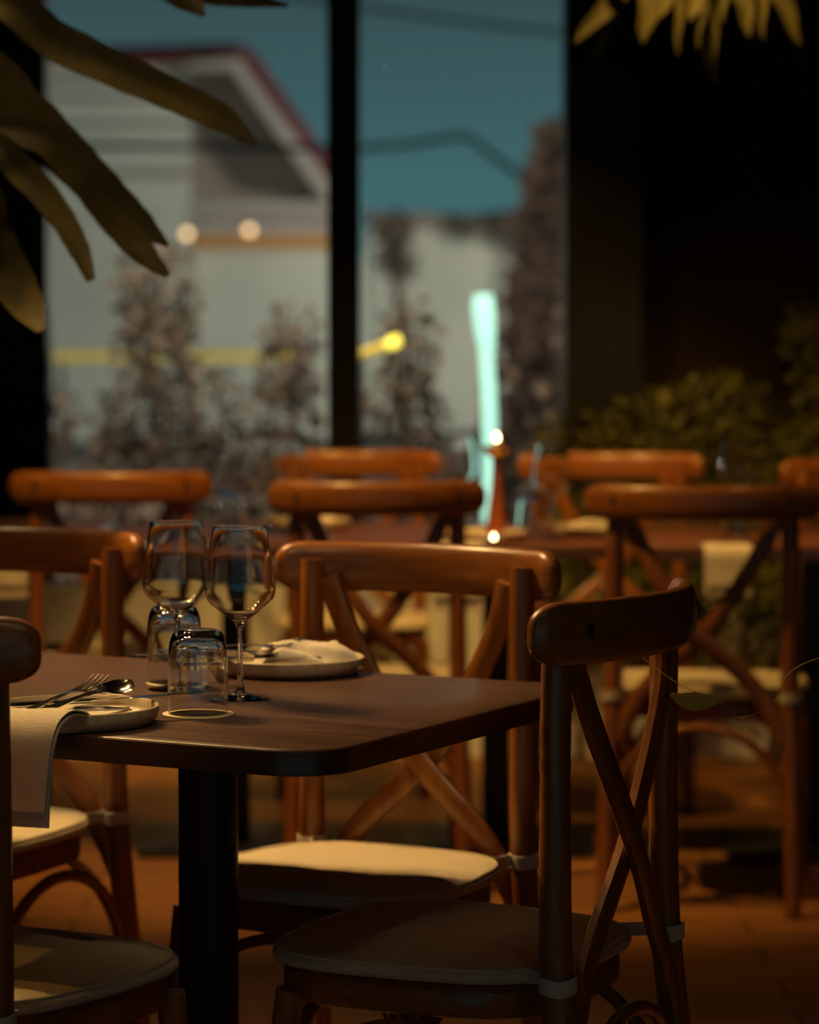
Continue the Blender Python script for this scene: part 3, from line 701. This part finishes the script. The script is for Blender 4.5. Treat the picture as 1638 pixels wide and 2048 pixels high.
m = MB(); prism(m, [H(386, 445), H(720, 445), H(720, 429), H(386, 429)], -.005, .2); m.build('grey_strip', HGREY, hs)  # plain grey strip between cornice and fascia
m = MB(); prism(m, [H(386, 470), H(720, 470), H(720, 446), H(386, 446)], -.03, .2); m.build('fascia', HRAKE, hs)
m = MB(); prism(m, [H(386, 498), H(720, 498), H(720, 471), H(386, 471)], -.02, .2); m.build('soffit', SOFFIT, hs)
m = MB(); prism(m, [H(-130, 128), H(-130, 112), H(480, 96), H(512, 112), H(716, 400), H(690, 410), H(490, 128)], -.4, 6.2); m.build('roof', ROOF, hs)
m = MB(); prism(m, [H(240, 128), H(225, 150), H(490, 128), H(500, 108)], -.55, -.42); m.build('barge_board', ROOF, hs)
for i, (a, b, lab) in enumerate(((383, 472, 'left of the two round wall lamps under the timber soffit of the house'), (505, 465, 'right of the two round wall lamps under the timber soffit of the house'))):
    l = empty('globe_lamp', (hx(a), 39.35, hz(b))); tag(l, lab, 'lamp', 'round lamps on the house')
    MB().lathe([(0, -.055), (.03, -.045), (.05, -.02), (.055, 0), (.05, .025), (.03, .045), (0, .055)], 16, cap=False).build('globe', BULB_E, l)
    MB().tube([(0, .0, .05), (0, .02, .10), (0, .23, .10)], [.012]*3, 8).build('arm', BLACKM, l)
# low house on the right
s45 = 5800/45
lh = empty('long_low_house', (0, 45, -.15)); tag(lh, 'long low pale house with a dark eave behind the bushes in the right window', 'house')
def G(px, py): return ((px-819)/s45, 1.21+(685-py)/s45+.15)
m = MB(); prism(m, [G(736, 1600), G(1300, 1600), G(1300, 455), G(736, 455)], 0, 6); m.build('wall', HWALL, lh)
m = MB(); prism(m, [G(736, 458), G(1320, 458), G(1320, 420), G(1130, 412), G(940, 432), G(736, 425)], -.4, 6); m.build('roof', HGREY, lh)
m = MB(); prism(m, [G(1085, 640), G(1130, 640), G(1130, 430), G(1085, 430)], -.3, -.01); m.build('wall_panel', HRAKE, lh)
m = MB(); prism(m, [G(1040, 900), G(1110, 900), G(1110, 720), G(1040, 720)], -.08, -.01); m.build('doorway', SOFFIT, lh)
shrub('distant_tree', ((790-819)/s45, 43.6, -.15), [(0, 0, 3.05, .30, .4, .28), (.05, 0, 2.6, .3, .4, .3)], 500, .14, LEAFD, 'small dark treetop above the low house just right of the black post', 'tree', 41, 4, sr=.05)
shrub('distant_tree', ((870-819)/s45+1.6, 43.6, -.15), [(0, 0, 3.1, .8, .4, .35), (.7, 0, 2.9, .7, .4, .4)], 1200, .14, LEAFD, 'dark treetops above the low house behind the conifer', 'tree', 42, 4, sr=.05)
# yellow awning strip with glow in its colour, yellow lamp, turquoise tube
yls = empty('yellow_awning_strip', (-2.0, 25, -.15)); tag(yls, 'long yellow awning strip with put-in glow behind the bushes in the left window', 'awning')
yb = MB(); yb.box(-1.05, 1.05, -.06, .06, 1.20, 1.28); yb.build('strip', YEL_F, yls)  # lit look of the awning put in as emission
for x in (-1.0, 1.0): MB().box(x-.02, x+.02, -.02, .02, 0, 1.2).build('post', CABLE, yls)
ylp = empty('yellow_street_light', (-.060, 10.2, -.15)); tag(ylp, 'bright yellow lamp head with its trailing glow built as a dimmer arm right of the black post', 'street lamp')
ym = MB(); ym.sweep([(-.025, 0, 1.350), (.0, 0, 1.360), (.028, 0, 1.372)], [(.02, .014), (.028, .024), (.02, .018)], 12); ym.build('lamp_head', YEL_E, ylp)
ym = MB(); ym.sweep([(-.115, 0, 1.318), (-.07, 0, 1.332), (-.024, 0, 1.350)], [.018, .018, .017], 10); ym.build('glowing_arm', YEL_F, ylp)  # trailing light of the lamp, modelled as a glowing arm
MB().tube([(-.115, 0, 0), (-.115, 0, 1.315)], [.014, .012], 8).build('post', CABLE, ylp)
st = 5800/16
tq = empty('turquoise_tube_light', (.272, 10.3, -.15)); tag(tq, 'tall glowing turquoise tube light with a flared head, standing outside behind the candlestick', 'light')
m = MB(); m.sweep([(.014, 0, .12), (.014, 0, .7), (.012, 0, 1.1), (.0, 0, 1.33)], [.025, .025, .024, .023], 14); m.build('tube', TURQ_E, tq)
m = MB(); m.sweep([(.004, 0, 1.32), (-.003, 0, 1.40), (-.010, 0, 1.48), (-.013, 0, 1.53)], [.023, .034, .038, .032], 14); m.build('head', TURQ_E, tq)
MB().box(-.08, .12, -.08, .08, 0, .12).build('base', BLACKM, tq)
# overhead cables
def cable(pts, d, r_, label):
    s = 5800/d; m = MB(); m.tube([((a-819)/s, d, 1.21+(685-b)/s) for a, b in pts], [r_]*len(pts), 6); tag(m.build('overhead_cable', CABLE), label, 'cable', 'cables across the sky')
cable([(-190, -120), (200, -60), (520, -10), (819, 35), (1170, 75), (1500, 90), (1890, 80)], 24, .017, 'thin cable crossing the top of the sky in the right window')
cable([(-190, 290), (640, 298), (740, 296), (830, 290), (905, 277), (940, 280), (990, 318), (1060, 365), (1140, 402), (1300, 470), (1890, 560)], 24.3, .026, 'thicker cable that bends in mid sky and slopes down past the conifer')
for px, lab in ((-200, 'wooden utility pole left of the windows carrying the cables'), (1900, 'wooden utility pole right of the windows carrying the cables')):
    up_ = MB(); up_.tube([(0, 0, 0), (0, 0, 3), (0, 0, 5.6)], [.11, .10, .08], 12); up_.box(-.06, .06, -.5, .5, 4.35, 4.45); up_.box(-.06, .06, -.5, .6, 2.6, 2.7)
    o = up_.build('utility_pole', TWIG); o.location = ((px-819)/241.7, 24.15, -.15); tag(o, lab, 'pole')
# ------------------------------------------------------------------ pane reflection of a leaf and wavy line, built as solid shapes
dv = MB(); 
pts = [(1262, 1292, 3.60), (1310, 1335, 3.58), (1372, 1376, 3.56), (1440, 1402, 3.55), (1485, 1438, 3.55), (1552, 1405, 3.55), (1580, 1350, 3.56), (1640, 1318, 3.58), (1760, 1290, 3.62)]
dv.tube([((a-819)/(5800/d), d, 1.21+(685-b)/(5800/d)) for a, b, d in pts], [.0006]*len(pts), 5)
vo = dv.build('pane_reflection', REFLY); tag(vo, 'pane reflection of a thin wavy line and yellow leaf, built as solid shapes by the nearest chair back', 'reflection')
lf = MB(); q = 5800/3.55
blade(lf, [((a-819)/q, 3.55, 1.21+(685-b)/q) for a, b in ((1345, 1390), (1368, 1402), (1395, 1406), (1425, 1404), (1455, 1398))], [.002, .009, .012, .007, .001], .3, 5, Vector((.1, -1, .3)))
lf.build('leaf', REFLY, vo, angle=80)  # leaf-shaped part of the reflection, no real plant

# ------------------------------------------------------------------ ceiling spotlights (the lamps above, out of frame)
LENS_E = emit_mat('warm_lens_glow', (1.0, .74, .40), 12)
LENS_B = emit_mat('bright_lens_glow', (1.0, .68, .32), 2400)
LENS_C = emit_mat('pinpoint_lens_glow', (1.0, .74, .40), 7000)
def fixture(p, a, lens, lab, dz=-.080, ro=.030, rl=.022):
    t = empty('ceiling_spotlight', p); t.rotation_euler = (Vector(a) - Vector(p)).to_track_quat('Z', 'Y').to_euler(); tag(t, lab, 'spotlight', 'ceiling spotlights')
    MB().lathe([(ro, -.012), (.034, -.012), (.036, -.02), (.036, -.13), (.028, -.14), (0, -.14), (0, -.135), (.026, -.134), (ro, -.02), (ro, -.012)], 24, cap=False).build('housing', BLACKM, t)
    MB().lathe([(0, dz-.004), (rl, dz-.004), (rl, dz), (0, dz)], 20, cap=False).build('lens', lens, t)
    m = MB(); m.tube([(0, .0, -.07), (0, .05, -.10), (0, .07, -.14)], [.006]*3, 8); m.build('bracket', BLACKM, t)
for k_, (p, a, pw, an, bl_) in enumerate(SPOTS): fixture(p, a, LENS_B if k_ < 4 else LENS_E, 'small black ceiling spotlight with a warm lens above the dining tables')  # the added fills get a housing as well
for p in ((-.85, 4.6, 2.68), (-1.55, 4.95, 2.68)):
    fixture(p, (-.35, 3.9, .8), LENS_B, 'small black ceiling spotlight with a warm lens above the dining tables')
for p in ((-.75, 1.9, 2.68), (-.45, 1.75, 2.68), (-.15, 1.9, 2.68), (.15, 1.7, 2.68)):
    fixture(p, (-.28, 3.72, .86), LENS_C, 'small black ceiling spotlight with a warm lens above the dining tables', -.118, .0135, .013)
